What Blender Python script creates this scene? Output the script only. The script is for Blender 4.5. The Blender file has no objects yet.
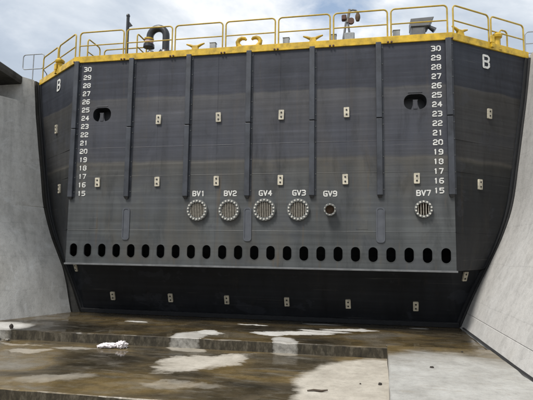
import bpy, bmesh, math, random
from mathutils import Vector, Matrix, noise as mnoise
random.seed(7)
PI = math.pi
R = math.radians
scene = bpy.context.scene
C = scene.collection

# ------------------------------------------------------------------ camera
cam_d = bpy.data.cameras.new("camera")
cam = bpy.data.objects.new("camera", cam_d)
C.objects.link(cam)
YAW, PITCH, ROLL, FPX = 0.1825, 0.098, 0.0131, 466.2
fw = Vector((-math.sin(YAW) * math.cos(PITCH), math.cos(YAW) * math.cos(PITCH), math.sin(PITCH)))
r0 = Vector((math.cos(YAW), math.sin(YAW), 0))
u0 = r0.cross(fw)
rr = r0 * math.cos(ROLL) + u0 * math.sin(ROLL)
uu = -r0 * math.sin(ROLL) + u0 * math.cos(ROLL)
m = Matrix((rr, uu, -fw)).transposed().to_4x4()
m.translation = Vector((3.4448, -15.0976, 2.7943))
cam.matrix_world = m
cam_d.sensor_width = 36
cam_d.lens = FPX / 533.0 * 36
cam_d.clip_end = 3000
scene.camera = cam

# ------------------------------------------------------------------ sky, sun, exposure
SUN_EL, SUN_AZ = R(58), R(-148)          # azimuth measured clockwise from +y: high, from the left behind the camera
world = bpy.data.worlds.new("World")
scene.world = world
world.use_nodes = True
wt = world.node_tree
for n in list(wt.nodes):
    wt.nodes.remove(n)


def N(t, kind, **kw):
    n = t.nodes.new(kind)
    for k, v in kw.items():
        setattr(n, k, v)
    return n


def ramp(t, stops, src=None, interp='LINEAR'):
    n = t.nodes.new('ShaderNodeValToRGB')
    e = n.color_ramp.elements
    n.color_ramp.interpolation = interp
    while len(e) < len(stops):
        e.new(0.5)
    for i, (p, c) in enumerate(stops):
        e[i].position = p
        e[i].color = (c, c, c, 1) if isinstance(c, (int, float)) else (c[0], c[1], c[2], 1)
    if src is not None:
        t.links.new(src, n.inputs[0])
    return n.outputs[0]


def math_n(t, op, a, b=None, clamp=False):
    n = t.nodes.new('ShaderNodeMath')
    n.operation = op
    n.use_clamp = clamp
    for i, v in enumerate((a, b)):
        if v is None:
            continue
        if isinstance(v, (int, float)):
            n.inputs[i].default_value = v
        else:
            t.links.new(v, n.inputs[i])
    return n.outputs[0]


def mixc(t, fac, a, b, blend='MIX'):
    n = t.nodes.new('ShaderNodeMix')
    n.data_type = 'RGBA'
    n.blend_type = blend
    for k, v in ((0, fac), (6, a), (7, b)):
        s = n.inputs[k]
        if isinstance(v, (int, float)):
            s.default_value = v if k == 0 else (v, v, v, 1)
        elif isinstance(v, tuple):
            s.default_value = (v[0], v[1], v[2], 1)
        else:
            t.links.new(v, s)
    return n.outputs[2]


def noise_n(t, vec, scale, detail=5, rough=0.55, distort=0.0):
    n = t.nodes.new('ShaderNodeTexNoise')
    n.inputs['Scale'].default_value = scale
    n.inputs['Detail'].default_value = detail
    n.inputs['Roughness'].default_value = rough
    n.inputs['Distortion'].default_value = distort
    if vec is not None:
        t.links.new(vec, n.inputs['Vector'])
    return n.outputs[0]


def mapping(t, vec, scale=(1, 1, 1), loc=(0, 0, 0), rot=(0, 0, 0)):
    n = t.nodes.new('ShaderNodeMapping')
    n.inputs['Scale'].default_value = scale
    n.inputs['Location'].default_value = loc
    n.inputs['Rotation'].default_value = rot
    t.links.new(vec, n.inputs['Vector'])
    return n.outputs[0]


sky = N(wt, 'ShaderNodeTexSky', sky_type='NISHITA', sun_disc=False)
sky.sun_elevation = SUN_EL
sky.sun_rotation = SUN_AZ
tc = N(wt, 'ShaderNodeTexCoord')
sep = N(wt, 'ShaderNodeSeparateXYZ')
wt.links.new(tc.outputs['Generated'], sep.inputs[0])
zc = math_n(wt, 'ADD', math_n(wt, 'MAXIMUM', sep.outputs[2], 0.0), 0.22)
comb = N(wt, 'ShaderNodeCombineXYZ')
wt.links.new(math_n(wt, 'DIVIDE', sep.outputs[0], zc), comb.inputs[0])
wt.links.new(math_n(wt, 'DIVIDE', sep.outputs[1], zc), comb.inputs[1])
cv = mapping(wt, comb.outputs[0], loc=(3.1, 1.7, 0.4))
cl = noise_n(wt, cv, 1.0, 7, 0.52, 0.25)
cl2 = noise_n(wt, mapping(wt, comb.outputs[0], loc=(0.7, 9.1, 4.0)), 1.55, 8, 0.56, 0.25)
gapd = N(wt, 'ShaderNodeVectorMath', operation='DISTANCE')
wt.links.new(comb.outputs[0], gapd.inputs[0])
gapd.inputs[1].default_value = (-0.045, 1.287, 0)
gapn = noise_n(wt, comb.outputs[0], 9.0, 5, 0.6, 0.3)
gap = ramp(wt, [(0.0, 0.05), (0.18, 1.0)], math_n(wt, 'ADD', gapd.outputs['Value'], math_n(wt, 'MULTIPLY', math_n(wt, 'SUBTRACT', gapn, 0.5), 0.30)))
cover = math_n(wt, 'MINIMUM', ramp(wt, [(0.28, 0.3), (0.40, 1.0)], cl), gap)
shade = ramp(wt, [(0.30, (2.9, 3.4, 4.1)), (0.42, (3.6, 4.1, 4.8)), (0.51, (4.9, 5.3, 5.8)), (0.59, (7.0, 7.1, 7.3)), (0.68, (9.0, 9.0, 9.0))], cl2)
skyb = mixc(wt, 0.25, sky.outputs[0], (5.0, 6.2, 7.4))      # thin veil over the blue
skyc = mixc(wt, cover, skyb, shade)
bg = N(wt, 'ShaderNodeBackground')
wt.links.new(skyc, bg.inputs[0])
bg.inputs[1].default_value = 0.105
wo = N(wt, 'ShaderNodeOutputWorld')
wt.links.new(bg.outputs[0], wo.inputs[0])

sun_d = bpy.data.lights.new("sun", 'SUN')
sun_d.energy = 2.6
sun_d.angle = R(14)
sun_d.color = (1.0, 0.96, 0.9)
sun = bpy.data.objects.new("sun", sun_d)
C.objects.link(sun)
sdir = Vector((math.sin(SUN_AZ) * math.cos(SUN_EL), math.cos(SUN_AZ) * math.cos(SUN_EL), math.sin(SUN_EL)))
sun.rotation_euler = sdir.to_track_quat('Z', 'Y').to_euler()
sun.location = (0, 0, 40)

scene.view_settings.view_transform = 'Standard'
scene.view_settings.look = 'None'
scene.view_settings.exposure = 0.55
scene.view_settings.gamma = 1.0
scene.view_settings.use_curve_mapping = False

# ------------------------------------------------------------------ materials


def new_mat(name):
    mt = bpy.data.materials.new(name)
    mt.use_nodes = True
    t = mt.node_tree
    b = t.nodes['Principled BSDF']
    g = N(t, 'ShaderNodeNewGeometry')
    return mt, t, b, g.outputs['Position'], g


def lk(t, v, s):
    if isinstance(v, (int, float)):
        s.default_value = v
    elif isinstance(v, tuple):
        s.default_value = (v[0], v[1], v[2], 1)
    else:
        t.links.new(v, s)


def bump(t, b, h, strength=0.3, dist=0.02):
    n = t.nodes.new('ShaderNodeBump')
    n.inputs['Strength'].default_value = strength
    n.inputs['Distance'].default_value = dist
    t.links.new(h, n.inputs['Height'])
    t.links.new(n.outputs[0], b.inputs['Normal'])


def simple(name, col, rough=0.5, metal=0.0, var=0.25, scale=6.0, col2=None, bumpy=0.08):
    mt, t, b, P, g = new_mat(name)
    n1 = noise_n(t, P, scale, 5, 0.6)
    dark = col2 if col2 else tuple(c * (1 - var) for c in col)
    lite = tuple(min(1, c * (1 + var * 0.6)) for c in col)
    lk(t, ramp(t, [(0.3, dark), (0.55, col), (0.75, lite)], n1), b.inputs['Base Color'])
    b.inputs['Roughness'].default_value = rough
    b.inputs['Metallic'].default_value = metal
    if bumpy:
        bump(t, b, noise_n(t, P, scale * 6, 3), bumpy, 0.01)
    return mt


def hull_paint(name='hull_paint', side=False):
    mt, t, b, P, g = new_mat(name)
    s = N(t, 'ShaderNodeSeparateXYZ')
    t.links.new(P, s.inputs[0])
    wob = noise_n(t, mapping(t, P, scale=(1.0, 1.0, 0.3)), 0.7, 4)
    z = math_n(t, 'ADD', s.outputs[2], math_n(t, 'MULTIPLY', math_n(t, 'SUBTRACT', wob, 0.5), 0.22))
    zz = math_n(t, 'DIVIDE', z, 10.0)
    base = ramp(t, [
        (0.0, (0.020, 0.022, 0.026)), (0.206, (0.020, 0.022, 0.026)), (0.2065, (0.080, 0.087, 0.090)),
        (0.326, (0.080, 0.087, 0.090)), (0.331, (0.086, 0.093, 0.096)), (0.45, (0.078, 0.083, 0.086)),
        (0.535, (0.075, 0.076, 0.074)), (0.556, (0.078, 0.076, 0.071)), (0.564, (0.098, 0.094, 0.086)),
        (0.572, (0.062, 0.065, 0.076)), (0.62, (0.058, 0.062, 0.077)), (0.70, (0.060, 0.063, 0.076)),
        (0.765, (0.068, 0.069, 0.077)), (0.787, (0.076, 0.076, 0.081)), (0.794, (0.084, 0.083, 0.084)),
        (0.799, (0.039, 0.042, 0.055)), (0.90, (0.035, 0.038, 0.051)), (1.0, (0.038, 0.041, 0.053))], zz)
    if side:     # ends: black bottom paint, with the angled panels' shade put into its gradient
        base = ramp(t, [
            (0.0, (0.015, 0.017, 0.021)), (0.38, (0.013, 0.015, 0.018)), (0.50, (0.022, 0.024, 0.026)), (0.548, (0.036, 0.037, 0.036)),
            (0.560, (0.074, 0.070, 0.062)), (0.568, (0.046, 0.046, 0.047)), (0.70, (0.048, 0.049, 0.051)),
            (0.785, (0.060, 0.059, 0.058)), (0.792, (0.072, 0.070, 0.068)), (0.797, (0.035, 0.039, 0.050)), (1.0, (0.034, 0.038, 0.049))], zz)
    # horizontal water-line streaks, vertical drips, blotches
    h1 = noise_n(t, mapping(t, P, scale=(0.10, 0.10, 6.0)), 1.5, 6, 0.62)
    streak = ramp(t, [(0.30, 0.68), (0.5, 0.90), (0.62, 1.05), (0.72, 1.32)], h1)
    h2 = noise_n(t, mapping(t, P, scale=(2.2, 2.2, 0.14)), 1.0, 5, 0.55)
    drip = ramp(t, [(0.28, 0.74), (0.5, 0.98), (0.70, 1.12)], h2)
    h3 = noise_n(t, P, 0.55, 6, 0.6, 0.4)
    blot = ramp(t, [(0.3, 0.80), (0.55, 1.0), (0.75, 1.18)], h3)
    c = mixc(t, 1.0, base, streak, 'MULTIPLY')
    c = mixc(t, 1.0, c, drip, 'MULTIPLY')
    c = mixc(t, 1.0, c, blot, 'MULTIPLY')
    # brown slime in patches below the boot-top line
    sl = noise_n(t, mapping(t, P, scale=(0.7, 0.7, 0.25), loc=(4, 0, 2)), 1.0, 6, 0.65)
    slm = math_n(t, 'MULTIPLY', ramp(t, [(0.50, 0.0), (0.72, 0.55)], sl), ramp(t, [(0.21, 0.0), (0.23, 1.0), (0.54, 1.0), (0.58, 0.45), (0.76, 0.45), (0.80, 0.0)], zz))
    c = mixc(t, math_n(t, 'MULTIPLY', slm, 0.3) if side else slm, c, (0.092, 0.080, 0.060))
    # pale scuffs
    sc = noise_n(t, mapping(t, P, scale=(2.2, 2.2, 9.0), loc=(1, 5, 3)), 1.4, 7, 0.7, 0.6)
    c = mixc(t, ramp(t, [(0.67, 0.0), (0.76, 0.35)], sc), c, (0.2, 0.2, 0.19))
    # rust runs and thin level scrapes
    ru = noise_n(t, mapping(t, P, scale=(4.5, 4.5, 0.30), loc=(2, 1, 7)), 1.0, 6, 0.62, 0.2)
    rz = ramp(t, [(0.0, 0.25), (0.20, 0.4), (0.215, 1.0), (0.50, 0.8), (0.58, 0.35), (1.0, 0.2)], zz)
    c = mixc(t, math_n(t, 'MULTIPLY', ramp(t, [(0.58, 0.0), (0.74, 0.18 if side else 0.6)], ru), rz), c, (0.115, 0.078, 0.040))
    sp = noise_n(t, mapping(t, P, scale=(0.35, 0.35, 26.0), loc=(3, 8, 1)), 1.0, 4, 0.6, 0.15)
    c = mixc(t, ramp(t, [(0.66, 0.0), (0.74, 0.30)], sp), c, (0.19, 0.185, 0.175))
    pt = noise_n(t, mapping(t, P, scale=(0.8, 0.8, 1.1), loc=(1, 6, 11)), 0.9, 7, 0.6, 0.3)
    c = mixc(t, ramp(t, [(0.585, 0.0), (0.60, 0.22)], pt), c, (0.050, 0.055, 0.070))
    dk = noise_n(t, mapping(t, P, scale=(1.6, 1.6, 0.5), loc=(9, 4, 6)), 1.1, 7, 0.68, 0.5)
    c = mixc(t, 1.0, c, ramp(t, [(0.30, 0.66), (0.46, 1.0), (0.70, 1.0), (0.8, 1.2)], dk), 'MULTIPLY')
    lk(t, c, b.inputs['Base Color'])
    lk(t, ramp(t, [(0.3, 0.42), (0.7, 0.62)], h3), b.inputs['Roughness'])
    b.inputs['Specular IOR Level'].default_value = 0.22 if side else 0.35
    dent = noise_n(t, mapping(t, P, scale=(1, 1, 0.8)), 0.9, 2)
    fine = noise_n(t, P, 14, 4)
    bump(t, b, math_n(t, 'ADD', math_n(t, 'MULTIPLY', dent, 1.0), math_n(t, 'MULTIPLY', fine, 0.07)), 0.5, 0.06)
    return mt


def concrete(name, base, dark, pale, stain=0.6, joints=False):
    mt, t, b, P, g = new_mat(name)
    n1 = noise_n(t, P, 0.45, 7, 0.62, 0.5)
    n2 = noise_n(t, mapping(t, P, scale=(2.0, 2.0, 0.22)), 1.2, 6, 0.62)
    n3 = noise_n(t, P, 5.0, 6, 0.7)
    n4 = noise_n(t, P, 38.0, 3, 0.6)
    c = ramp(t, [(0.28, dark), (0.47, base), (0.60, base), (0.76, pale)], n1)
    st = ramp(t, [(0.30, 1 - stain * 0.62), (0.52, 1.0), (0.75, 1.06)], n2)
    c = mixc(t, 1.0, c, st, 'MULTIPLY')
    c = mixc(t, 1.0, c, ramp(t, [(0.25, 0.80), (0.5, 1.0), (0.75, 1.10)], n3), 'MULTIPLY')
    c = mixc(t, 1.0, c, ramp(t, [(0.28, 0.78), (0.45, 1.0)], n4), 'MULTIPLY')
    n5 = noise_n(t, mapping(t, P, scale=(7.0, 7.0, 0.28), loc=(3, 2, 1)), 1.0, 6, 0.62, 0.2)
    c = mixc(t, ramp(t, [(0.60, 0.0), (0.74, 0.55 * stain)], n5), c, tuple(q * 0.42 for q in dark))
    n6 = noise_n(t, P, 1.7, 8, 0.68, 0.6)
    c = mixc(t, ramp(t, [(0.56, 0.0), (0.66, 0.55)], n6), c, pale)
    c = mixc(t, ramp(t, [(0.30, 0.5 * stain), (0.40, 0.0)], n6), c, dark)
    n7 = noise_n(t, P, 11, 4, 0.6)
    c = mixc(t, ramp(t, [(0.70, 0.0), (0.73, 0.6)], n7), c, tuple(q * 0.5 for q in dark))
    # form-board lines running level along the wall
    s = N(t, 'ShaderNodeSeparateXYZ')
    t.links.new(P, s.inputs[0])
    zw = math_n(t, 'ADD', s.outputs[2], math_n(t, 'MULTIPLY', n1, 0.25))
    fr = math_n(t, 'FRACT', math_n(t, 'MULTIPLY', zw, 0.82))
    line = ramp(t, [(0.0, 0.72), (0.018, 1.0), (0.985, 1.0), (1.0, 0.72)], fr)
    c = mixc(t, 0.4, c, mixc(t, 1.0, c, line, 'MULTIPLY'))
    lk(t, c, b.inputs['Base Color'])
    b.inputs['Roughness'].default_value = 0.88
    b.inputs['Specular IOR Level'].default_value = 0.25
    bump(t, b, math_n(t, 'ADD', math_n(t, 'MULTIPLY', n3, 1.0), math_n(t, 'MULTIPLY', n4, 0.5)), 0.5, 0.02)
    return mt


def floor_mat(name, blobs, default_dry=0.0, tint=(1, 1, 1), damp=1.0, wetcol=((0.036, 0.030, 0.020), (0.085, 0.067, 0.040), (0.20, 0.178, 0.140))):
    """Concrete floor: pale where dry, brown and glossy where wet. blobs = (x, y, rx, ry, angle, ragged)."""
    mt, t, b, P, g = new_mat(name)
    w1 = N(t, 'ShaderNodeTexNoise')
    w1.inputs['Scale'].default_value = 0.9
    w1.inputs['Detail'].default_value = 6
    w1.inputs['Roughness'].default_value = 0.62
    t.links.new(P, w1.inputs['Vector'])
    off = N(t, 'ShaderNodeVectorMath', operation='SUBTRACT')
    t.links.new(w1.outputs['Color'], off.inputs[0])
    off.inputs[1].default_value = (0.5, 0.5, 0.5)
    strk = noise_n(t, mapping(t, P, scale=(0.9, 3.6, 1.0), rot=(0, 0, R(10))), 1.3, 7, 0.65, 0.3)
    dry = None
    for (x, y, rx, ry, a, rag, *amp) in blobs:
        sc = N(t, 'ShaderNodeVectorMath', operation='SCALE')
        t.links.new(off.outputs[0], sc.inputs[0])
        sc.inputs[3].default_value = rag
        ad = N(t, 'ShaderNodeVectorMath', operation='ADD')
        t.links.new(P, ad.inputs[0])
        t.links.new(sc.outputs[0], ad.inputs[1])
        sb = N(t, 'ShaderNodeVectorMath', operation='SUBTRACT')
        t.links.new(ad.outputs[0], sb.inputs[0])
        sb.inputs[1].default_value = (x, y, 0)
        v = mapping(t, sb.outputs[0], scale=(1, 1, 0), rot=(0, 0, -a))
        v = mapping(t, v, scale=(1 / rx, 1 / ry, 0))
        ln = N(t, 'ShaderNodeVectorMath', operation='LENGTH')
        t.links.new(v, ln.inputs[0])
        d = math_n(t, 'ADD', ln.outputs['Value'], math_n(t, 'MULTIPLY', math_n(t, 'SUBTRACT', strk, 0.5), 0.75 if rag > 1.1 else 0.22))
        mk = ramp(t, [(0.50, 1.0), (0.75, 0.7), (0.92, 0.0)] if rag > 1.1 else ([(0.87, 1.0), (0.91, 0.7), (1.0, 0.0)] if rag > 0.75 and rx > 1.5 else [(0.70, 1.0), (0.86, 0.65), (0.96, 0.0)]), d)
        if amp:
            mk = math_n(t, 'MULTIPLY', mk, amp[0])
        dry = mk if dry is None else math_n(t, 'MAXIMUM', dry, mk)
    if dry is None:
        dry = math_n(t, 'ADD', default_dry, 0.0)
    n1 = noise_n(t, mapping(t, P, scale=(0.55, 1.1, 1), loc=(0.6, 0.2, 0)), 0.55, 6, 0.52, 0.5)
    n3 = noise_n(t, P, 6, 6, 0.7)
    n4 = noise_n(t, P, 45, 3, 0.6)
    wet = ramp(t, [(0.36, wetcol[0]), (0.47, wetcol[1]), (0.56, (0.150, 0.108, 0.048)), (0.69, wetcol[2])], n1)
    film = ramp(t, [(0.52, 0.0), (0.70, 0.55)], strk)
    wet = mixc(t, film, wet, (0.20, 0.185, 0.155))
    dryc = ramp(t, [(0.3, (0.37, 0.36, 0.335)), (0.55, (0.475, 0.465, 0.44)), (0.75, (0.545, 0.54, 0.52))], noise_n(t, P, 1.6, 6, 0.6))
    dryc = mixc(t, 1.0, dryc, tint, 'MULTIPLY')
    ck = noise_n(t, mapping(t, P, scale=(0.8, 1.6, 1)), 2.6, 8, 0.7, 0.8)
    dryc = mixc(t, ramp(t, [(0.32, 0.5), (0.45, 0.0)], ck), dryc, (0.26, 0.235, 0.19))
    sep_n = N(t, 'ShaderNodeSeparateXYZ')
    t.links.new(g.outputs['Normal'], sep_n.inputs[0])
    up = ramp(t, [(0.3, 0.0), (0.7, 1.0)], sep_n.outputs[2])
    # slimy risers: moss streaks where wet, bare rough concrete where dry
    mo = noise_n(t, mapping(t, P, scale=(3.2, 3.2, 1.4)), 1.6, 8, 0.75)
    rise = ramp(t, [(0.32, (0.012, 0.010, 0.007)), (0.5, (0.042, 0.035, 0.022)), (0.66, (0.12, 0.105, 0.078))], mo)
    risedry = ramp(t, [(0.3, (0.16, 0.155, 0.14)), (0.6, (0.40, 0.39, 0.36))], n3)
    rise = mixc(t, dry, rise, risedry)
    wet = mixc(t, 1.0, wet, ramp(t, [(0.3, 0.72), (0.5, 0.95), (0.7, 1.12)], ck), 'MULTIPLY')
    wet = mixc(t, 1.0, wet, damp, 'MULTIPLY')
    c = mixc(t, dry, wet, dryc)
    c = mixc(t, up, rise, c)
    c = mixc(t, 1.0, c, ramp(t, [(0.25, 0.80), (0.5, 1.0), (0.75, 1.12)], n3), 'MULTIPLY')
    c = mixc(t, 1.0, c, ramp(t, [(0.30, 0.80), (0.45, 1.0)], n4), 'MULTIPLY')
    lk(t, c, b.inputs['Base Color'])
    wr = ramp(t, [(0.45, 0.05), (0.54, 0.36)], noise_n(t, P, 1.7, 5, 0.6))
    rg = N(t, 'ShaderNodeMix')
    t.links.new(dry, rg.inputs[0])
    t.links.new(wr, rg.inputs[2])
    rg.inputs[3].default_value = 0.88
    rg2 = N(t, 'ShaderNodeMix')
    t.links.new(up, rg2.inputs[0])
    rg2.inputs[2].default_value = 0.7
    t.links.new(rg.outputs[0], rg2.inputs[3])
    t.links.new(rg2.outputs[0], b.inputs['Roughness'])
    b.inputs['Specular IOR Level'].default_value = 0.4
    hh = math_n(t, 'MULTIPLY', math_n(t, 'ADD', math_n(t, 'MULTIPLY', n3, 0.6), math_n(t, 'MULTIPLY', n4, 0.4)), math_n(t, 'ADD', dry, 0.10))
    bump(t, b, hh, 0.5, 0.02)
    return mt


M = {}
M['hull'] = hull_paint()
M['hull_side'] = hull_paint('hull_side_shaded_paint', True)
M['stiff'] = simple('stiffener_paint', (0.042, 0.047, 0.058), 0.5, 0, 0.55, 2.2, bumpy=0.15)
M['pad'] = simple('pad_paint', (0.082, 0.089, 0.104), 0.5, 0, 0.25, 3.0)
M['lip'] = simple('lip_paint', (0.135, 0.14, 0.145), 0.5, 0, 0.35, 4.0)
M['rubber'] = simple('seal_rubber', (0.015, 0.015, 0.016), 0.75, 0, 0.3, 8.0)
M['mark'] = simple('mark_paint', (0.66, 0.66, 0.63), 0.6, 0, 0.40, 14.0)
M['zinc'] = simple('anode_paint', (0.53, 0.49, 0.39), 0.6, 0, 0.45, 7.0)
M['bolt'] = simple('dark_bolt', (0.03, 0.028, 0.026), 0.5, 0.3, 0.3, 20.0)
M['flange'] = simple('flange_paint', (0.135, 0.14, 0.135), 0.5, 0, 0.30, 14.0)
M['fbolt'] = simple('flange_bolt', (0.60, 0.59, 0.54), 0.5, 0.1, 0.2, 20.0)
M['rustpipe'] = simple('rusty_pipe', (0.10, 0.062, 0.036), 0.8, 0, 0.45, 12.0)
M['bar'] = simple('grating_bar', (0.28, 0.26, 0.22), 0.6, 0, 0.35, 14.0)
M['black'] = simple('black_paint', (0.022, 0.024, 0.028), 0.38, 0, 0.3, 8.0)
M['yellow'] = simple('yellow_paint', (0.60, 0.385, 0.022), 0.45, 0, 0.45, 4.5, bumpy=0.12)
M['rail_backlit'] = simple('backlit_yellow_paint', (0.46, 0.315, 0.035), 0.45, 0, 0.30, 5.0, bumpy=0.05)  # yellow paint with its backlit browning put into the rail colour
M['galv'] = simple('galvanised_steel', (0.30, 0.315, 0.32), 0.5, 0.3, 0.2, 8.0)
M['grey'] = simple('grey_paint', (0.14, 0.143, 0.146), 0.5, 0, 0.2, 5.0)
M['brown'] = simple('brown_bolt', (0.09, 0.04, 0.025), 0.6, 0.1, 0.3, 15.0)
M['pink'] = simple('faded_wrap', (0.42, 0.30, 0.30), 0.7, 0, 0.25, 9.0)
M['deck'] = simple('deck_paint', (0.10, 0.10, 0.10), 0.7, 0, 0.3, 3.0)
M['cloth'] = simple('white_cloth', (0.74, 0.70, 0.71), 0.8, 0, 0.12, 5.0, bumpy=0.4)
M['stone'] = simple('dark_stone', (0.035, 0.03, 0.025), 0.8, 0, 0.4, 20.0)
M['rubble'] = simple('rubble_stone', (0.22, 0.205, 0.18), 0.85, 0, 0.45, 9.0)
M['wood'] = simple('wet_stick', (0.05, 0.032, 0.018), 0.6, 0, 0.3, 20.0)
M['wall_l'] = concrete('left_concrete', (0.56, 0.555, 0.53), (0.42, 0.41, 0.38), (0.68, 0.685, 0.675), 0.45)
M['wall_r'] = concrete('right_concrete', (0.53, 0.52, 0.50), (0.47, 0.455, 0.425), (0.59, 0.585, 0.57), 0.2)
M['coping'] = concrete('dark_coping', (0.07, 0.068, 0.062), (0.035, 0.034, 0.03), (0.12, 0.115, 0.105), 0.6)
M['niche'] = concrete('shaded_niche_concrete', (0.08, 0.074, 0.062), (0.04, 0.037, 0.03), (0.14, 0.13, 0.115), 0.8)  # shade of the recess put into this darker concrete colour
M['quay'] = concrete('quay_concrete', (0.34, 0.33, 0.31), (0.26, 0.25, 0.23), (0.42, 0.41, 0.39), 0.2)
UP = [(1.9, -0.45, 1.1, 0.34, R(6), 1.0), (2.6, 0.05, 0.9, 0.22, R(-4), 1.0), (3.3, 0.55, 1.0, 0.24, R(4), 1.0), (-1.35, -1.55, 0.55, 0.75, R(-22), 1.0, 0.75),
      (-0.95, -0.95, 0.5, 0.35, R(-22), 1.0), (1.55, -1.75, 0.42, 0.75, R(10), 0.9, 0.75), (1.0, -0.75, 0.6, 0.3, 0, 1.0), (-8.2, -1.7, 1.75, 0.95, R(12), 0.7),
      (2.4, 1.35, 0.75, 0.12, 0, 0.35), (5.6, 1.38, 0.36, 0.10, 0, 0.2), (-3.9, 0.3, 0.5, 0.12, 0, 0.7), (0.1, 0.7, 0.6, 0.1, 0, 0.7)]
MID = [(4.05, -4.6, 1.95, 2.75, R(-8), 0.8), (-0.25, -3.45, 0.70, 1.6, R(-42), 1.35), (-0.75, -3.3, 0.5, 0.9, R(-60), 1.35), (0.1, -2.75, 0.4, 0.9, R(-50), 1.35),
       (-1.25, -2.12, 0.65, 0.35, 0, 0.9, 0.6),
       (1.55, -1.95, 0.45, 0.28, 0, 0.7, 0.5), (-5.3, -3.3, 0.8, 0.28, R(18), 1.3, 0.6), (-4.2, -2.7, 0.9, 0.2, R(6), 1.3, 0.5),
       (-7.6, -2.35, 0.7, 0.30, 0, 0.7), (-3.0, -5.5, 1.1, 0.4, R(28), 1.4, 0.42), (-0.2, -5.3, 1.0, 0.35, R(6), 1.4, 0.35), (-6.2, -2.6, 0.8, 0.15, R(3), 1.3, 0.5)]
SLAB = [(5.6, -7.2, 3.2, 5.35, 0, 0.55)]
M['floor_up'] = floor_mat('sill_floor_concrete', UP, damp=0.62)
M['floor_mid'] = floor_mat('apron_floor_concrete', MID, tint=(0.90, 0.85, 0.77))
M['floor_low'] = floor_mat('lower_floor_concrete', [(2.0, -14, 3, 3, 0, 1.0)])
M['slab'] = floor_mat('slab_concrete', SLAB, tint=(0.80, 0.81, 0.81))
mt, t, b, P, g = new_mat('harbour_water')
b.inputs['Base Color'].default_value = (0.02, 0.035, 0.035, 1)
b.inputs['Roughness'].default_value = 0.08
bump(t, b, noise_n(t, P, 1.5, 4), 0.4, 0.1)
M['water'] = mt

# ------------------------------------------------------------------ mesh helpers


class MB:
    def __init__(s):
        s.v, s.f = [], []

    def add(s, verts, faces):
        o = len(s.v)
        s.v += [tuple(p) for p in verts]
        s.f += [tuple(i + o for i in f) for f in faces]
        return s

    def box(s, x0, x1, y0, y1, z0, z1):
        return s.add([(x0, y0, z0), (x1, y0, z0), (x1, y1, z0), (x0, y1, z0), (x0, y0, z1), (x1, y0, z1), (x1, y1, z1), (x0, y1, z1)],
                     [(0, 3, 2, 1), (4, 5, 6, 7), (0, 1, 5, 4), (1, 2, 6, 5), (2, 3, 7, 6), (3, 0, 4, 7)])

    def hexa(s, bottom, top):
        """two quads (4 points each, same winding seen from above: counter-clockwise)"""
        return s.add(list(bottom) + list(top), [(0, 3, 2, 1), (4, 5, 6, 7), (0, 1, 5, 4), (1, 2, 6, 5), (2, 3, 7, 6), (3, 0, 4, 7)])

    def tube(s, pts, r, n=10, closed=False, caps=True):
        pts = [Vector(p) for p in pts]
        k = len(pts)
        rs = r if isinstance(r, (list, tuple)) else [r] * k
        dirs = []
        for i in range(k):
            if closed:
                d = pts[(i + 1) % k] - pts[i - 1]
            else:
                d = pts[min(i + 1, k - 1)] - pts[max(i - 1, 0)]
            dirs.append(d.normalized())
        up = Vector((0, 0, 1)) if abs(dirs[0].z) < 0.9 else Vector((1, 0, 0))
        a = dirs[0].cross(up).normalized()
        base = len(s.v)
        for i in range(k):
            a = (a - dirs[i] * a.dot(dirs[i])).normalized()
            bb = dirs[i].cross(a)
            for j in range(n):
                w = 2 * PI * j / n
                s.v.append(tuple(pts[i] + (a * math.cos(w) + bb * math.sin(w)) * rs[i]))
        for i in range(k if closed else k - 1):
            for j in range(n):
                i2 = (i + 1) % k
                s.f.append((base + i * n + j, base + i * n + (j + 1) % n, base + i2 * n + (j + 1) % n, base + i2 * n + j))
        if caps and not closed:
            s.f.append(tuple(base + j for j in reversed(range(n))))
            s.f.append(tuple(base + (k - 1) * n + j for j in range(n)))
        return s

    def lathe(s, prof, centre=(0, 0, 0), axis='Z', n=24):
        """prof = [(radius, height)] turned round an axis through centre (axis -Y points out of the gate)."""
        base = len(s.v)
        cx, cy, cz = centre
        for (r, h) in prof:
            for j in range(n):
                w = 2 * PI * j / n
                p, q = r * math.cos(w), r * math.sin(w)
                s.v.append((cx + p, cy + q, cz + h) if axis == 'Z' else (cx + p, cy - h, cz + q))
        for i in range(len(prof) - 1):
            for j in range(n):
                s.f.append((base + i * n + j, base + i * n + (j + 1) % n, base + (i + 1) * n + (j + 1) % n, base + (i + 1) * n + j))
        return s

    def grid(s, rows):
        base = len(s.v)
        w = len(rows[0])
        for r in rows:
            s.v += [tuple(p) for p in r]
        for i in range(len(rows) - 1):
            for j in range(w - 1):
                s.f.append((base + i * w + j, base + i * w + j + 1, base + (i + 1) * w + j + 1, base + (i + 1) * w + j))
        return s

    def mesh(s, name, mat, smooth=False, bevel=0.0, segs=1, off=(0, 0, 0)):
        me = bpy.data.meshes.new(name)
        me.from_pydata([(x - off[0], y - off[1], z - off[2]) for x, y, z in s.v], [], s.f)
        bm = bmesh.new()
        bm.from_mesh(me)
        bmesh.ops.remove_doubles(bm, verts=bm.verts, dist=1e-5)
        bmesh.ops.recalc_face_normals(bm, faces=bm.faces)
        if bevel:
            es = [e for e in bm.edges if len(e.link_faces) == 2 and e.calc_face_angle(0) > 0.5]
            bmesh.ops.bevel(bm, geom=es, offset=bevel, segments=segs, profile=0.5, affect='EDGES', clamp_overlap=True)
        if smooth:
            for f in bm.faces:
                f.smooth = True
            for e in bm.edges:
                if len(e.link_faces) == 2 and e.calc_face_angle(0) > 0.8:
                    e.smooth = False
        bm.to_mesh(me)
        bm.free()
        me.materials.append(M[mat])
        return me


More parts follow.
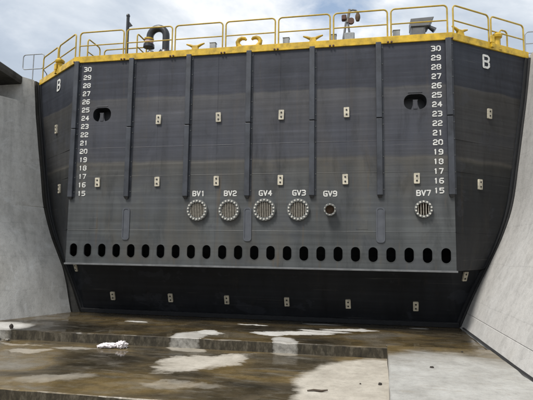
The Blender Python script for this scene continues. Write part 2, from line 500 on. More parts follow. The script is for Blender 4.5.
def link(name, me, parent=None, loc=(0, 0, 0), rot=(0, 0, 0)):
    o = bpy.data.objects.new(name, me)
    C.objects.link(o)
    o.location = loc
    o.rotation_euler = rot
    if parent is not None:
        o.parent = parent
    return o


def tag(o, label=None, cat=None, group=None, kind=None):
    for k, v in (('label', label), ('category', cat), ('group', group), ('kind', kind)):
        if v:
            o[k] = v
    return o


def thing(name, label, cat, loc=(0, 0, 0), rotz=0.0, group=None):
    return tag(link(name, None, None, loc, (0, 0, rotz)), label, cat, group)


def struct(name, me):
    return tag(link(name, me), kind='structure')


def filled(name, outline, holes, mat, thick, y=0.0, bev=0.0):
    """Flat plate in the x-z plane from an outline with holes; front face at y, going back by thick."""
    cu = bpy.data.curves.new('tmp', 'CURVE')
    cu.dimensions = '2D'
    cu.fill_mode = 'BOTH'
    cu.extrude = thick / 2
    for loop in [outline] + holes:
        sp = cu.splines.new('POLY')
        sp.points.add(len(loop) - 1)
        for i, (px, pz) in enumerate(loop):
            sp.points[i].co = (px, pz, 0, 1)
        sp.use_cyclic_u = True
    ob = bpy.data.objects.new('tmp', cu)
    C.objects.link(ob)
    dg = bpy.context.evaluated_depsgraph_get()
    dg.update()
    me = bpy.data.meshes.new_from_object(ob.evaluated_get(dg))
    bpy.data.objects.remove(ob)
    bpy.data.curves.remove(cu)
    me.name = name
    me.transform(Matrix(((1, 0, 0, 0), (0, 0, -1, y + thick / 2), (0, 1, 0, 0), (0, 0, 0, 1))))
    me.materials.clear()
    me.materials.append(M[mat])
    return me


def stadium(cx, cz, w, h, n=8):
    r = min(w, h) / 2
    pts = []
    for (a0, ox, oz) in ((0, w / 2 - r, h / 2 - r), (PI / 2, -(w / 2 - r), h / 2 - r), (PI, -(w / 2 - r), -(h / 2 - r)), (1.5 * PI, w / 2 - r, -(h / 2 - r))):
        for i in range(n + 1):
            a = a0 + PI / 2 * i / n
            pts.append((cx + ox + r * math.cos(a), cz + oz + r * math.sin(a)))
    return pts


def rrect(cx, cz, w, h, r, n=5):
    pts = []
    for (a0, sx, sz) in ((0, 1, 1), (PI / 2, -1, 1), (PI, -1, -1), (1.5 * PI, 1, -1)):
        for i in range(n + 1):
            a = a0 + PI / 2 * i / n
            pts.append((cx + sx * (w / 2 - r) + r * math.cos(a), cz + sz * (h / 2 - r) + r * math.sin(a)))
    return pts


def circle(cx, cz, r, n=28):
    return [(cx + r * math.cos(2 * PI * i / n), cz + r * math.sin(2 * PI * i / n)) for i in range(n)]


# ------------------------------------------------------------------ dock profile (half width of the gate seat at height z)
PROF = [(-0.8, 6.55), (0.12, 6.97), (1.2, 7.44), (2.2, 7.93), (3.2, 8.40), (4.25, 8.75), (5.7, 9.00), (7.0, 9.20), (8.1, 9.37), (9.6, 9.545)]


def S(z):
    if z <= PROF[0][0]:
        return PROF[0][1]
    for i in range(len(PROF) - 1):
        z0, x0 = PROF[i]
        z1, x1 = PROF[i + 1]
        if z <= z1:
            zm, xm = PROF[max(i - 1, 0)]
            zp, xp = PROF[min(i + 2, len(PROF) - 1)]
            m0 = (x1 - xm) / (z1 - zm)
            m1 = (xp - x0) / (zp - z0)
            h = z1 - z0
            tt = (z - z0) / h
            return ((2 * tt**3 - 3 * tt**2 + 1) * x0 + (tt**3 - 2 * tt**2 + tt) * h * m0 + (-2 * tt**3 + 3 * tt**2) * x1 + (tt**3 - tt**2) * h * m1)
    return PROF[-1][1]


ZF, ZM, ZL = 0.13, -0.16, -0.46          # sill floor, apron floor, lower floor
TOP = 9.46
BOXZ = 2.10
XF = 6.56
SEAT = 2.0

# ------------------------------------------------------------------ the setting


def rough_slab(name, mat, outline, ztop, zbot, edge_jit=0.018, step=0.16):
    """Solid slab from an outline (counter-clockwise); its top arris is chipped and uneven."""
    pts = []
    n = len(outline)
    for i in range(n):
        a, bq = Vector(outline[i]), Vector(outline[(i + 1) % n])
        L = (bq - a).length
        k = max(1, min(240, int(L / step)))
        for j in range(k):
            pts.append(a.lerp(bq, j / k))
    cen = sum(pts, Vector((0, 0))) / len(pts)
    mb = MB()
    k = len(pts)
    ring0, ring1, ring2 = [], [], []
    for i, p in enumerate(pts):
        tdir = (pts[(i + 1) % k] - pts[i - 1]).normalized()
        nrm = Vector((tdir.y, -tdir.x))
        ch = 0.012 + edge_jit * max(0, mnoise.noise(Vector((p.x * 2.1, p.y * 2.1, 3.3)))) * 2.5 + edge_jit * abs(mnoise.noise(Vector((p.x * 9, p.y * 9, 1))))
        wob = mnoise.noise(Vector((p.x * 1.3, p.y * 1.3, 8))) * edge_jit
        inn = p - nrm * (ch - wob)
        out = p + nrm * wob
        ring2.append((inn.x, inn.y, ztop))
        ring1.append((out.x, out.y, ztop - ch))
        ring0.append((out.x, out.y, zbot))
    mb.v = ring0 + ring1 + ring2
    for i in range(k):
        j = (i + 1) % k
        mb.f.append((i, j, k + j, k + i))
        mb.f.append((k + i, k + j, 2 * k + j, 2 * k + i))
    mb.f.append(tuple(range(2 * k, 3 * k)))
    mb.f.append(tuple(reversed(range(k))))
    me = mb.mesh(name, mat)
    return me


struct('sill_floor', rough_slab('sill_floor', 'floor_up', [(-14, -2.02), (-7.2, -2.10), (-6.36, -2.03), (4.36, -1.93), (4.36, -1.6), (6.98, -1.6), (6.99, 1.0), (6.99, 8), (-14, 8)], ZF, -0.9))
struct('apron_floor', rough_slab('apron_floor', 'floor_mid', [(-24, -6.36), (4.80, -6.42), (4.80, -1.8), (-24, -1.8)], ZM, -0.9))
struct('lower_floor', rough_slab('lower_floor', 'floor_low', [(-40, -90), (12, -90), (12, -5.8), (-40, -5.8)], ZL, -1.4, step=1.0))
struct('raised_slab', rough_slab('raised_slab', 'slab', [(2.7, -30), (6.985, -30), (6.985, -1.72), (4.355, -1.76)], ZF + 0.035, -0.9, edge_jit=0.016))


def wall_solid(sections, name, mat, smooth=True):
    """Loft closed cross-sections (lists of 3-D points)."""
    mb = MB()
    w = len(sections[0])
    for sct in sections:
        mb.v += [tuple(p) for p in sct]
    for i in range(len(sections) - 1):
        for j in range(w):
            j2 = (j + 1) % w
            mb.f.append((i * w + j, i * w + j2, (i + 1) * w + j2, (i + 1) * w + j))
    mb.f.append(tuple(range(w)))
    mb.f.append(tuple((len(sections) - 1) * w + j for j in reversed(range(w))))
    return mb.mesh(name, mat, smooth)


# right dock wall: straight, with a level construction joint
zs = [-0.9 + (TOP + 0.09 + 0.9) * i / 44 for i in range(45)]
JZ = 0.62


def prof_right(y):
    pts = []
    jl = [z for z in zs if z < JZ - 0.02] + [JZ - 0.014, JZ - 0.006, JZ + 0.006, JZ + 0.014] + [z for z in zs if z > JZ + 0.02]
    for z in jl:
        d = 0.02 if abs(z - JZ) < 0.008 else 0.0
        w = 0.012 * mnoise.noise(Vector((0.5, y * 0.6, z * 0.9)))
        pts.append((S(z) + 0.05 + d + w, y, z))
    pts += [(12.0, y, TOP + 0.09), (12.0, y, -0.9)]
    return pts


rw = thing('dock_wall', 'pale battered concrete dock wall curving up on the right of the gate', 'wall', (9.5, 0, -0.9))
ys = [-60, -30, -20, -15] + [-12 + 0.5 * i for i in range(29)] + [2.5, 3, 4, 8, 20, 60]
me = wall_solid([[(x - 9.5, y, z + 0.9) for x, y, z in prof_right(y)] for y in ys], 'wall_face', 'wall_r')
link('wall_face', me, rw)
mb = MB()
jy = [-30 + 0.4 * i for i in range(80)]
mb.grid([[(6.985 + 0.02 * mnoise.noise(Vector((y * 1.1, 0, 5))) - 9.5, y, ZF + 0.05 + 0.9), (S(ZF + 0.05) + 0.075 - 9.5, y, ZF + 0.068 + 0.9)] for y in jy])
link('joint_filler', mb.mesh('joint_filler', 'rubber'), rw)

# left dock wall: flares away from the gate towards the camera, with a niche under a dark coping
NZ = 8.50
FL = R(25)
fd = Vector((-math.sin(FL), -math.cos(FL)))
Y0 = 1.72


def lw_off(z):
    return 0.05 + (0.32 * (1.9 - z) / 1.77 if z < 1.9 else 0)


def prof_left(dist, ztop, back=5.0):
    if dist < 0:
        ox, oy = 0.0, Y0 - dist
    else:
        ox, oy = fd.x * dist, Y0 + fd.y * dist
    pts = []
    for z in sorted([-0.9 + (ztop + 0.9) * i / 44 for i in range(45)] + [q + e for q in (4.22,) for e in (-0.02, -0.008, 0.008, 0.02)]):
        jd = -0.02 * max(0.0, 1 - max(dist, 0) / 1.4) if abs(z - 4.22) < 0.01 else 0.0
        w = jd + 0.018 * mnoise.noise(Vector((7.5, dist * 0.6, z * 0.9)))
        pts.append((-(S(z) + (lw_off(z) if dist > -0.1 else 0.05)) + ox + w, oy, z))
    pts += [(-S(9) - back + ox, oy, ztop), (-S(9) - back + ox, oy, -0.9)]
    return pts


lwo = Vector((-9.5, 0, -0.9))
lw = thing('dock_wall', 'grey stained concrete dock wall flaring away on the left of the gate', 'wall', lwo)
ds = [-58, -18, -6, -3, -1.5, -0.8, -0.15, 0.0] + [0.35 * i for i in range(1, 20)] + [8, 10, 14, 20, 30]


def rel(pts, o):
    return [(p[0] - o[0], p[1] - o[1], p[2] - o[2]) for p in pts]


link('wall_face', wall_solid([rel(prof_left(d, NZ), lwo) for d in ds if d >= 0], 'wall_face', 'wall_l'), lw)
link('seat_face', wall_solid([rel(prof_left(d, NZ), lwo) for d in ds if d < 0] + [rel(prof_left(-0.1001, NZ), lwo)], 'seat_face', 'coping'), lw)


def pier_sec(dist):
    ox, oy = (0.0, Y0 - dist) if dist < 0 else (fd.x * dist, Y0 + fd.y * dist)
    f = [(-(S(z) + 0.05) + ox, oy, z) for z in (NZ + 0.002, 8.75, 9.0, 9.25, TOP + 0.09)]
    return f + [(-14.4 + ox, oy, TOP + 0.09), (-14.4 + ox, oy, NZ + 0.002)]


link('pier', wall_solid([rel(pier_sec(d), lwo) for d in (0.0, 0.25, 0.50)], 'pier', 'wall_l', False), lw)
link('seat_pier', wall_solid([rel(pier_sec(d), lwo) for d in (-58, -6, -0.3, -0.1001)], 'seat_pier', 'coping', False), lw)


def nb_sec(dist):
    ox, oy = fd.x * dist, Y0 + fd.y * dist
    x = -(S(NZ) + 2.4) + ox
    return [(x, oy, NZ + 0.002), (x - 0.05, oy, 9.22), (-14.4 + ox, oy, 9.22), (-14.4 + ox, oy, NZ + 0.002)]


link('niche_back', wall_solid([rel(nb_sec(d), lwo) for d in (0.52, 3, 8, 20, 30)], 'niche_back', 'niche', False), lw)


def cope_sec(dist):
    ox, oy = fd.x * dist, Y0 + fd.y * dist
    x = -9.78 + 0.16 * (dist - 0.51)
    return [(x, oy, 9.36), (x - 0.03, oy, 9.235), (-14.4 + ox, oy, 9.225), (-14.4 + ox, oy, TOP + 0.09), (x - 0.02, oy, TOP + 0.09), (x, oy, TOP + 0.06)]


link('coping', wall_solid([rel(cope_sec(d), lwo) for d in (0.515, 2, 4, 6)], 'coping', 'coping', False), lw)

# quays at the top of both walls and the harbour behind the gate
mb = MB().box(11.98, 300, -60, 60, TOP - 0.4, TOP + 0.084)
struct('quay_ground', mb.mesh('quay_ground', 'quay'))
mb = MB().hexa([(-300, -60, TOP - 0.4), (-26, -60, TOP - 0.4), (-14.42, 1.7, TOP - 0.4), (-300, 1.7, TOP - 0.4)], [(-300, -60, TOP + 0.084), (-26, -60, TOP + 0.084), (-14.42, 1.7, TOP + 0.084), (-300, 1.7, TOP + 0.084)])
struct('quay_ground', mb.mesh('quay_ground', 'quay'))
mb = MB().box(-300, -14.42, 1.72, 60, TOP - 0.4, TOP + 0.084)
struct('quay_ground', mb.mesh('quay_ground', 'quay'))
mb = MB().box(-900, 900, 61, 2000, 6.4, 7.0)
mb.box(-8.0, 8.0, 4.3, 61, 6.4, 7.0)
struct('harbour_water', mb.mesh('harbour_water', 'water'))

# ------------------------------------------------------------------ the gate
G = Vector((0, SEAT, ZF))
gate = thing('caisson_gate', 'huge dark grey steel dock gate with white draft marks and a row of oval holes', 'dock gate', G)


def gp(name, mb_or_me, mat=None, parent=None, smooth=False, bevel=0.0, at=None):
    """A part of the gate; geometry in world coordinates (or a shared mesh put at the world point 'at')."""
    if isinstance(mb_or_me, MB):
        me = mb_or_me.mesh(name, mat, smooth, bevel)
    else:
        me = mb_or_me
    p = parent if parent is not None else gate
    po = Vector(p['o']) if 'o' in p.keys() else G
    loc = (Vector(at) if at is not None else Vector((0, 0, 0))) - po
    o = link(name, me, p, loc)
    return o


def origin_part(name, me, at):
    """a part that carries sub-parts: remembers its world origin"""
    o = link(name, me, gate, Vector(at) - G)
    o['o'] = tuple(at)
    return o


LY0, LY1 = 1.20, 1.94


def low_edge(z):
    """half width and depth of the lower plate below the box"""
    f = max(0.0, min(1.0, (BOXZ - z) / (BOXZ - ZF)))
    return 6.62 + 0.31 * f, LY0 + (LY1 - LY0) * f


def chock_hole(cx, cz):
    """rounded opening with the bitt post left standing in the middle of its lower half"""
    o = [(x, z) for x, z in rrect(cx, cz, 0.70, 0.50, 0.225, 7)]
    k = max(range(len(o)), key=lambda i: (o[i][0] < cx) * 100 + (abs(o[i][1] - (cz - 0.285)) < 1e-6) * 1000 - i * 0)
    left = [p for p in o if p[0] <= cx]
    right = [p for p in o if p[0] > cx]
    rt = sorted([p for p in right if p[1] >= cz], key=lambda p: p[1]) 
    loop = sorted(right, key=lambda p: math.atan2(p[1] - cz, p[0] - cx)) + sorted(left, key=lambda p: math.atan2(p[1] - cz, p[0] - cx) % (2 * PI))
    post = [(-0.13, -0.243), (-0.10, -0.18), (-0.075, -0.10), (-0.07, 0.03), (-0.055, 0.05), (0.055, 0.05), (0.07, 0.03), (0.075, -0.10), (0.10, -0.18), (0.13, -0.243)]
    return loop + [(cx + x, cz + z) for x, z in post]


# front plating: strakes and butts, with the openings cut through
HOLES = [-6.27 + 0.545 * i for i in range(24)]
HZ = 2.565
VALVES = [(-1.71, 3.965, 0.365, 'BV1', 9), (-0.60, 3.965, 0.365, 'BV2', 9), (0.60, 3.98, 0.375, 'GV4', 9), (1.72, 3.98, 0.365, 'GV3', 9), (2.75, 3.965, 0.20, 'GV9', 0), (5.62, 3.99, 0.275, 'BV7', 5)]
CHOCKS = [(-5.42, 7.43), (5.44, 7.43)]
STR = [BOXZ, 3.28, 5.18, 6.20, TOP]
BUTT = [-XF, -3.27, -1.0925, 1.0875, 3.27, XF]
GAP = 0.004
for si in range(4):
    for bi in range(5):
        x0, x1, z0, z1 = BUTT[bi] + GAP, BUTT[bi + 1] - GAP, STR[si] + GAP, STR[si + 1] - GAP
        hs = []
        if si == 0:
            hs = [stadium(hx, HZ, 0.285, 0.465) for hx in HOLES if x0 < hx < x1]
        if si == 1:
            hs = [circle(vx, vz, vr * 0.72) for vx, vz, vr, _, _ in VALVES if x0 < vx < x1]
        if si == 3:
            hs = [chock_hole(cx, cz) for cx, cz in CHOCKS if x0 < cx < x1]
        me = filled('hull_plate', [(x0, z0), (x1, z0), (x1, z1), (x0, z1)], hs, 'hull', 0.03, y=random.uniform(-0.002, 0.002))
        gp('hull_plate', me)
# weld beads over the seams
for z in STR[1:-1]:
    mb = MB()
    k = 200
    pts = [(-XF + 0.02 + (2 * XF - 0.04) * i / k, 0.006, z + 0.003 * mnoise.noise(Vector((i * 1.7, z, 0)))) for i in range(k + 1)]
    mb.tube(pts, 0.0125, 6)
    gp('weld_seam', mb, 'hull', smooth=True)
for x in BUTT[1:-1]:
    mb = MB().tube([(x + 0.003 * mnoise.noise(Vector((i * 1.7, x, 0))), 0.006, BOXZ + 0.02 + (TOP - BOXZ - 0.04) * i / 80) for i in range(81)], 0.010, 6)
    gp('weld_seam', mb, 'hull', smooth=True)

# side plating (ruled from the front corner to the seat), per strake
for sx in (-1, 1):
    for si in range(4):
        rows = []
        for i in range(11):
            z = STR[si] + 0.003 + (STR[si + 1] - STR[si] - 0.006) * i / 10
            rows.append([(sx * (XF + (S(z) - XF) * q / 6), SEAT * q / 6, z) for q in range(7)])
        mb = MB().grid(rows)
        rows2 = [[(p[0] - sx * 0.02, p[1] + 0.03, p[2]) for p in r] for r in rows]
        mb2 = MB().grid(rows2)
        o1, o2 = rows, rows2
        mb.add(mb2.v, [tuple(reversed(f)) for f in mb2.f])
        nr, nc = len(rows), len(rows[0])
        off = nr * nc
        border = [i for i in range(nc)] + [r * nc + nc - 1 for r in range(1, nr)] + [(nr - 1) * nc + i for i in range(nc - 2, -1, -1)] + [r * nc for r in range(nr - 2, 0, -1)]
        for a, bq in zip(border, border[1:] + border[:1]):
            mb.f.append((a, bq, bq + off, a + off))
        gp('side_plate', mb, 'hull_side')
    for z in STR[1:-1]:
        mb = MB().tube([(sx * (XF + 0.02 + (S(z) - XF - 0.1) * q / 40), 0.004 + SEAT * 0.985 * q / 40, z) for q in range(41)], 0.011, 6)
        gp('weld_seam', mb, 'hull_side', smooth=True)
    # the tapering plate below the box line
    rows = []
    for i in range(9):
        z = ZF + 0.01 + (BOXZ - ZF - 0.02) * i / 8
        fx, fy = low_edge(z)
        rows.append([(sx * (fx + (S(z) - fx) * q / 5), fy + (SEAT - fy) * q / 5, z) for q in range(6)])
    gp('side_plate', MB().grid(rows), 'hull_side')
# soffit under the box and the steep lower plate set back below it
zq = BOXZ - 0.006
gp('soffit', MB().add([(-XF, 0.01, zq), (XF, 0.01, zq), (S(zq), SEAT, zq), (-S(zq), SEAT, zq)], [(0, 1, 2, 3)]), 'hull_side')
rows = []
for i in range(9):
    z = BOXZ - 0.01 - (BOXZ - ZF - 0.02) * i / 8
    hw, yy = low_edge(z)
    rows.append([(-hw + 2 * hw * q / 20, yy, z) for q in range(21)])
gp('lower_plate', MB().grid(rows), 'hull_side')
# keel flange along the bottom and seat flange up both sides
mb = MB().hexa([(-6.95, 1.80, ZF + 0.004), (6.95, 1.80, ZF + 0.004), (6.95, 2.0, ZF + 0.004), (-6.95, 2.0, ZF + 0.004)],
               [(-6.95, 1.76, ZF + 0.17), (6.95, 1.76, ZF + 0.17), (6.95, 2.0, ZF + 0.17), (-6.95, 2.0, ZF + 0.17)])
gp('keel_flange', mb, 'black', bevel=0.008)
for sx in (-1, 1):
    mb = MB()
    secs = []
    for i in range(61):
        z = ZF + 0.02 + (TOP - ZF - 0.04) * i / 60
        f = max(0.0, min(1.0, (z - ZF) / (BOXZ - ZF)))
        fx, fy = low_edge(z) if z < BOXZ else (XF, 0.0)
        dv = Vector((S(z) - fx, SEAT - fy))
        dl = max(dv.length, 1e-3)
        w = min(0.20, dl * 0.9)
        dv /= dl
        nv = Vector((dv.y, -dv.x))
        e = Vector((S(z) - 0.004, SEAT - 0.004))
        a = e - dv * w
        secs.append([(sx * q.x, q.y, z) for q in (a - nv * 0.01, a + nv * 0.035, e + nv * 0.035, e - nv * 0.01)])
    for i in range(60):
        n0 = len(mb.v)
        mb.v += secs[i] + secs[i + 1]
        for j in range(4):
            mb.f.append((n0 + j, n0 + (j + 1) % 4, n0 + 4 + (j + 1) % 4, n0 + 4 + j))
    gp('seat_flange', mb, 'black')
    mb = MB()
    pts = [(sx * (S(ZF + 0.05 + (TOP - ZF - 0.1) * i / 70) + 0.018), SEAT - 0.06, ZF + 0.05 + (TOP - ZF - 0.1) * i / 70) for i in range(71)]
    mb.tube(pts, 0.045, 8)
    gp('rubber_seal', mb, 'rubber', smooth=True)
# rear half of the hull, mirrored about the seat, and the deck: closes the volume
mb = MB()
rows = []
for i in range(21):
    z = ZF + 0.01 + (TOP - ZF - 0.02) * i / 20
    f = max(0.0, min(1.0, (z - ZF) / (BOXZ - ZF)))
    fx, fy = XF + (6.93 - XF) * (1 - f), 4.0 - SEAT * 0.97 * (1 - f)
    rows.append([(-S(z), SEAT + 0.004, z), (-fx, fy, z), (fx, fy, z), (S(z), SEAT + 0.004, z)])
gp('rear_hull', mb.grid(rows), 'hull')
mb = MB()
dk = [(-XF, 0.03), (XF, 0.03), (9.51, 2.0), (XF, 3.97), (-XF, 3.97), (-9.51, 2.0)]
mb.v = [(x, y, TOP - 0.03) for x, y in dk] + [(x, y, TOP) for x, y in dk]
mb.f = [(0, 1, 2, 3, 4, 5), (11, 10, 9, 8, 7, 6)] + [(i, (i + 1) % 6, 6 + (i + 1) % 6, 6 + i) for i in range(6)]
gp('deck', mb, 'deck')
mb = MB().box(-6.93, 6.93, 1.97, 2.03, ZF + 0.004, ZF + 0.05)
gp('bottom_plate', mb, 'black')
# internal bulkhead right behind the oval holes keeps the inside dark
# lip under the box
mb = MB().box(-XF - 0.03, XF + 0.03, -0.045, 0.03, BOXZ - 0.045, BOXZ + 0.012)
gp('bottom_lip', mb, 'lip', bevel=0.006)

# rims round the oval holes
rim_o, rim_i = stadium(0, 0, 0.305, 0.485), stadium(0, 0, 0.283, 0.463)
rim = filled('hole_rim', rim_o, [rim_i], 'hull', 0.05, y=-0.008)
for hx in HOLES:
    gp('hole_rim', rim, at=(hx, 0, HZ))

# recessed mooring bitts
for sx, (cx, cz) in zip((-1, 1), CHOCKS):
    mb = MB()
    o2 = rrect(0, 0, 0.72, 0.52, 0.235, 6)
    k = len(o2)
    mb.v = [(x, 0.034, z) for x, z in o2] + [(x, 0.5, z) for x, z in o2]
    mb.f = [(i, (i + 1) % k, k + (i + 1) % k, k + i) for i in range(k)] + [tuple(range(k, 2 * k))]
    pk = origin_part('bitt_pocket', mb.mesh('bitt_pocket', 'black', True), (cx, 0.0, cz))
    brow = MB().tube([(-0.22, -0.004, 0.30), (0.22, -0.004, 0.30)], 0.012, 6)
    gp('pocket_brow', brow.mesh('pocket_brow', 'black', True), parent=pk, at=(cx, 0, cz))
    bp = filled('bitt_post', [(-0.06, -0.235), (0.06, -0.235), (0.06, 0.02), (0.075, 0.04), (0.075, 0.06), (-0.075, 0.06), (-0.075, 0.04), (-0.06, 0.02)], [], 'hull', 0.02, y=-0.02)
    gp('bitt_post', bp, parent=pk, at=(cx, 0.004, cz))

# stiffeners (rubbing strips)
bolt_small = MB().lathe([(0.0, 0.02), (0.018, 0.02), (0.02, 0.0)], axis='Y', n=8).mesh('bolt', 'flange')
for i in range(7):
    x = 6.47 * (i / 3 - 1)
    for z0, z1 in ((4.44, 6.905), (6.935, TOP - 0.02)):
        mb = MB()
        w, d = 0.088, 0.115
        mb.box(-w, w, -d, 0.0, z0 - 4.44, z1 - 4.44)
        st = origin_part('stiffener', mb.mesh('stiffener', 'stiff', bevel=0.012, segs=2), (x, 0.0, 4.44))
        mb = MB().box(w * 0.55, w + 0.055, -0.018, 0.002, z0 - 4.43, z1 - 4.45)
        gp('edge_flange', mb.mesh('edge_flange', 'stiff'), parent=st, at=(x, 0, 4.44))
        k = 5
        for q in range(k):
            gp('bolt', bolt_small, parent=st, at=(x + w + 0.03, -0.017, z0 + 0.18 + (z1 - z0 - 0.36) * q / (k - 1)))
    # little wedge foot
    mb = MB().hexa([(x - 0.05, -0.05, 4.36), (x + 0.05, -0.05, 4.36), (x + 0.05, 0, 4.36), (x - 0.05, 0, 4.36)],
                   [(x - 0.08, -0.105, 4.437), (x + 0.08, -0.105, 4.437), (x + 0.08, 0, 4.437), (x - 0.08, 0, 4.437)])
    gp('stiffener_foot', mb, 'black')

# doubler pads below three of the stiffeners, and two small repair plates
for x in (-4.31, 0.03, 4.32):
    me = filled('doubler_pad', rrect(x, 3.5, 0.27, 1.12, 0.10, 5), [rrect(x, 3.5, 0.19, 1.02, 0.07, 5)], 'pad', 0.03, y=-0.028)
    gp('doubler_pad', me)
    me = filled('doubler_face', rrect(x, 3.5, 0.188, 1.018, 0.069, 5), [], 'pad', 0.02, y=-0.014)
    gp('doubler_pad', me)
for x0, x1, z0, z1 in ((3.56, 3.93, 3.35, 3.66), (-5.72, -5.40, 3.26 + 0.06, 3.72)):
    mb = MB().box(x0, x1, -0.006, 0.0, z0, z1)
    gp('repair_plate', mb, 'hull', bevel=0.003)

# valve intakes
for vx, vz, vr, txt, nb in VALVES:
    ri = vr * 0.70
    prof = [(vr, 0.0), (vr, 0.085), (vr * 0.985, 0.095), (ri * 1.02, 0.095), (ri, 0.085), (ri, -0.30), (0.0, -0.30)]
    if nb == 0:
        prof = [(vr * 0.82, 0.0), (vr * 0.82, 0.20), (vr, 0.20), (vr, 0.25), (vr * 0.97, 0.26), (ri, 0.26), (ri, 0.05), (0, 0.05)]
    va = origin_part('valve_intake', MB().lathe(prof, axis='Y', n=36).mesh('valve_intake', 'flange', True), (vx, 0.0, vz))
    inner = MB().lathe([(ri * 0.985, 0.07 if nb else 0.25), (ri * 0.985, -0.28 if nb else 0.09), (0.0, -0.285 if nb else 0.085)], axis='Y', n=32)
    gp('pipe_bore', inner.mesh('pipe_bore', 'rustpipe', True), parent=va, at=(vx, 0, vz))
    nbolt = 18 if vr > 0.33 else (14 if nb else 10)
    br = (vr + ri) / 2
    bs = 0.030 if nb else 0.016
    bmesh_b = MB().lathe([(bs, 0.0), (bs, 0.035), (bs * 0.8, 0.042), (0, 0.042)], axis='Y', n=8).mesh('bolt', 'fbolt', True)
    for q in range(nbolt):
        a = 2 * PI * (q + 0.5) / nbolt
        gp('bolt', bmesh_b, parent=va, at=(vx + br * math.cos(a), -(0.095 if nb else 0.26), vz + br * math.sin(a)))
    for q in range(nb):
        bx = -ri + 2 * ri * (q + 0.5) / nb * 1.0
        hh = math.sqrt(max(ri * ri - bx * bx, 0.0)) * 0.99
        mb = MB().box(bx - 0.013, bx + 0.013, -0.075, -0.03, -hh, hh)
        gp('grating_bar', mb.mesh('grating_bar', 'bar'), parent=va, at=(vx, 0, vz))

# ------------------------------------------------------------------ stroke lettering (weld-bead numerals painted white)
GLY = {
    '0': [[(1, 0), (3, 0), (4, 1), (4, 5), (3, 6), (1, 6), (0, 5), (0, 1), (1, 0)]],
    '1': [[(1.2, 5.2), (2, 6), (2, 0)]],
    '2': [[(0, 5), (1, 6), (3, 6), (4, 5), (4, 3.8), (3.2, 3), (1, 2.6), (0, 1.6), (0, 0), (4, 0)]],
    '3': [[(0, 6), (3, 6), (4, 5.2), (4, 4), (3, 3.1), (1.4, 3.1)], [(3, 3.1), (4, 2.3), (4, 0.9), (3, 0), (0, 0)]],
    '4': [[(3, 0), (3, 6), (0, 2), (4.2, 2)]],
    '5': [[(4, 6), (0, 6), (0, 3.4), (3, 3.6), (4, 2.7), (4, 1), (3, 0), (0, 0)]],
    '6': [[(4, 6), (1, 6), (0, 5), (0, 1), (1, 0), (3, 0), (4, 1), (4, 2.4), (3, 3.3), (0, 3.3)]],
    '7': [[(0, 6), (4, 6), (1.6, 0)]],
    '8': [[(1, 3.1), (0, 4), (0, 5.2), (1, 6), (3, 6), (4, 5.2), (4, 4), (3, 3.1), (1, 3.1), (0, 2.2), (0, 0.9), (1, 0), (3, 0), (4, 0.9), (4, 2.2), (3, 3.1)]],
    '9': [[(0, 0), (3, 0), (4, 1), (4, 5), (3, 6), (1, 6), (0, 5), (0, 3.7), (1, 2.8), (4, 2.8)]],
    'B': [[(0, 0), (0, 6), (3, 6), (4, 5.2), (4, 4), (3, 3.1), (0, 3.1)], [(3, 3.1), (4, 2.3), (4, 0.9), (3, 0), (0, 0)]],
    'V': [[(0, 6), (2, 0), (4, 6)]],
    'G': [[(4, 6), (1, 6), (0, 5), (0, 1), (1, 0), (4, 0), (4, 2.8), (2.2, 2.8)]],
}


def text_mesh(txt, w, h, gap, r, name):
    """Flat-topped stroke lettering in the x-z plane, centred on the origin, standing 8 mm proud towards -y."""
    mb = MB()
    n = len(txt)
    tot = n * w + (n - 1) * gap
    for ci, ch in enumerate(txt):
        ox = -tot / 2 + ci * (w + gap)
        for st in GLY[ch]:
            P2 = [Vector((ox + px / 4 * w, pz / 6 * h - h / 2)) for px, pz in st]
            for a, bq in zip(P2[:-1], P2[1:]):
                d = (bq - a).normalized()
                nn = Vector((-d.y, d.x)) * r
                # a capsule per stroke
                ring = []
                base_a = math.atan2(nn.y, nn.x)
                for j in range(5):
                    an = base_a + PI * j / 4
                    ring.append(a + Vector((math.cos(an), math.sin(an))) * r)
                for j in range(5):
                    an = base_a + PI + PI * j / 4
                    ring.append(bq + Vector((math.cos(an), math.sin(an))) * r)
                yy = -0.008 - 0.0006 * (len(mb.v) % 7)
                k = len(ring)
                mb.add([(p.x, yy, p.y) for p in ring] + [(p.x, 0.0, p.y) for p in ring],
                       [tuple(range(k))] + [(i, (i + 1) % k, k + (i + 1) % k, k + i) for i in range(k)])
    me = bpy.data.meshes.new(name)
    me.from_pydata(mb.v, [], mb.f)
    bm = bmesh.new()
    bm.from_mesh(me)
    bmesh.ops.recalc_face_normals(bm, faces=bm.faces)
    bm.to_mesh(me)
    bm.free()
    me.materials.append(M['mark'])
    return me


FT = 0.3048
for n in range(15, 31):
    me = text_mesh(str(n), 0.105, 0.148, 0.056, 0.0175, 'draft_mark')
    for x in (-6.07, 6.10):
        gp('draft_mark', me, at=(x, -0.003, n * FT))
for vx, vz, vr, txt, nb in VALVES:
    me = text_mesh(txt, 0.104, 0.155, 0.048, 0.0185, 'valve_label')
    gp('valve_label', me, at=(vx + (0.02 if nb else 0.0), -0.003, 4.50 if txt in ('GV9', 'BV7') else 4.535))


def side_frame(sx, z, q, out=0.0):
    """point and z-rotation on the side plating at height z, fraction q from front corner to seat"""
    p = Vector((sx * (XF + (S(z) - XF) * q), SEAT * q, z))
    ang = sx * math.atan2(SEAT, S(z) - XF)
    nrm = Vector((sx * math.sin(abs(ang)), -math.cos(ang), 0))
    return p + nrm * out, ang


for sx in (-1, 1):
    me = text_mesh('B', 0.25, 0.40, 0.0, 0.036, 'side_letter')
    p, a = side_frame(sx, 8.95, 0.435, 0.006)
    o = gp('side_letter', me, at=p)
    o.rotation_euler = (0, 0, a)

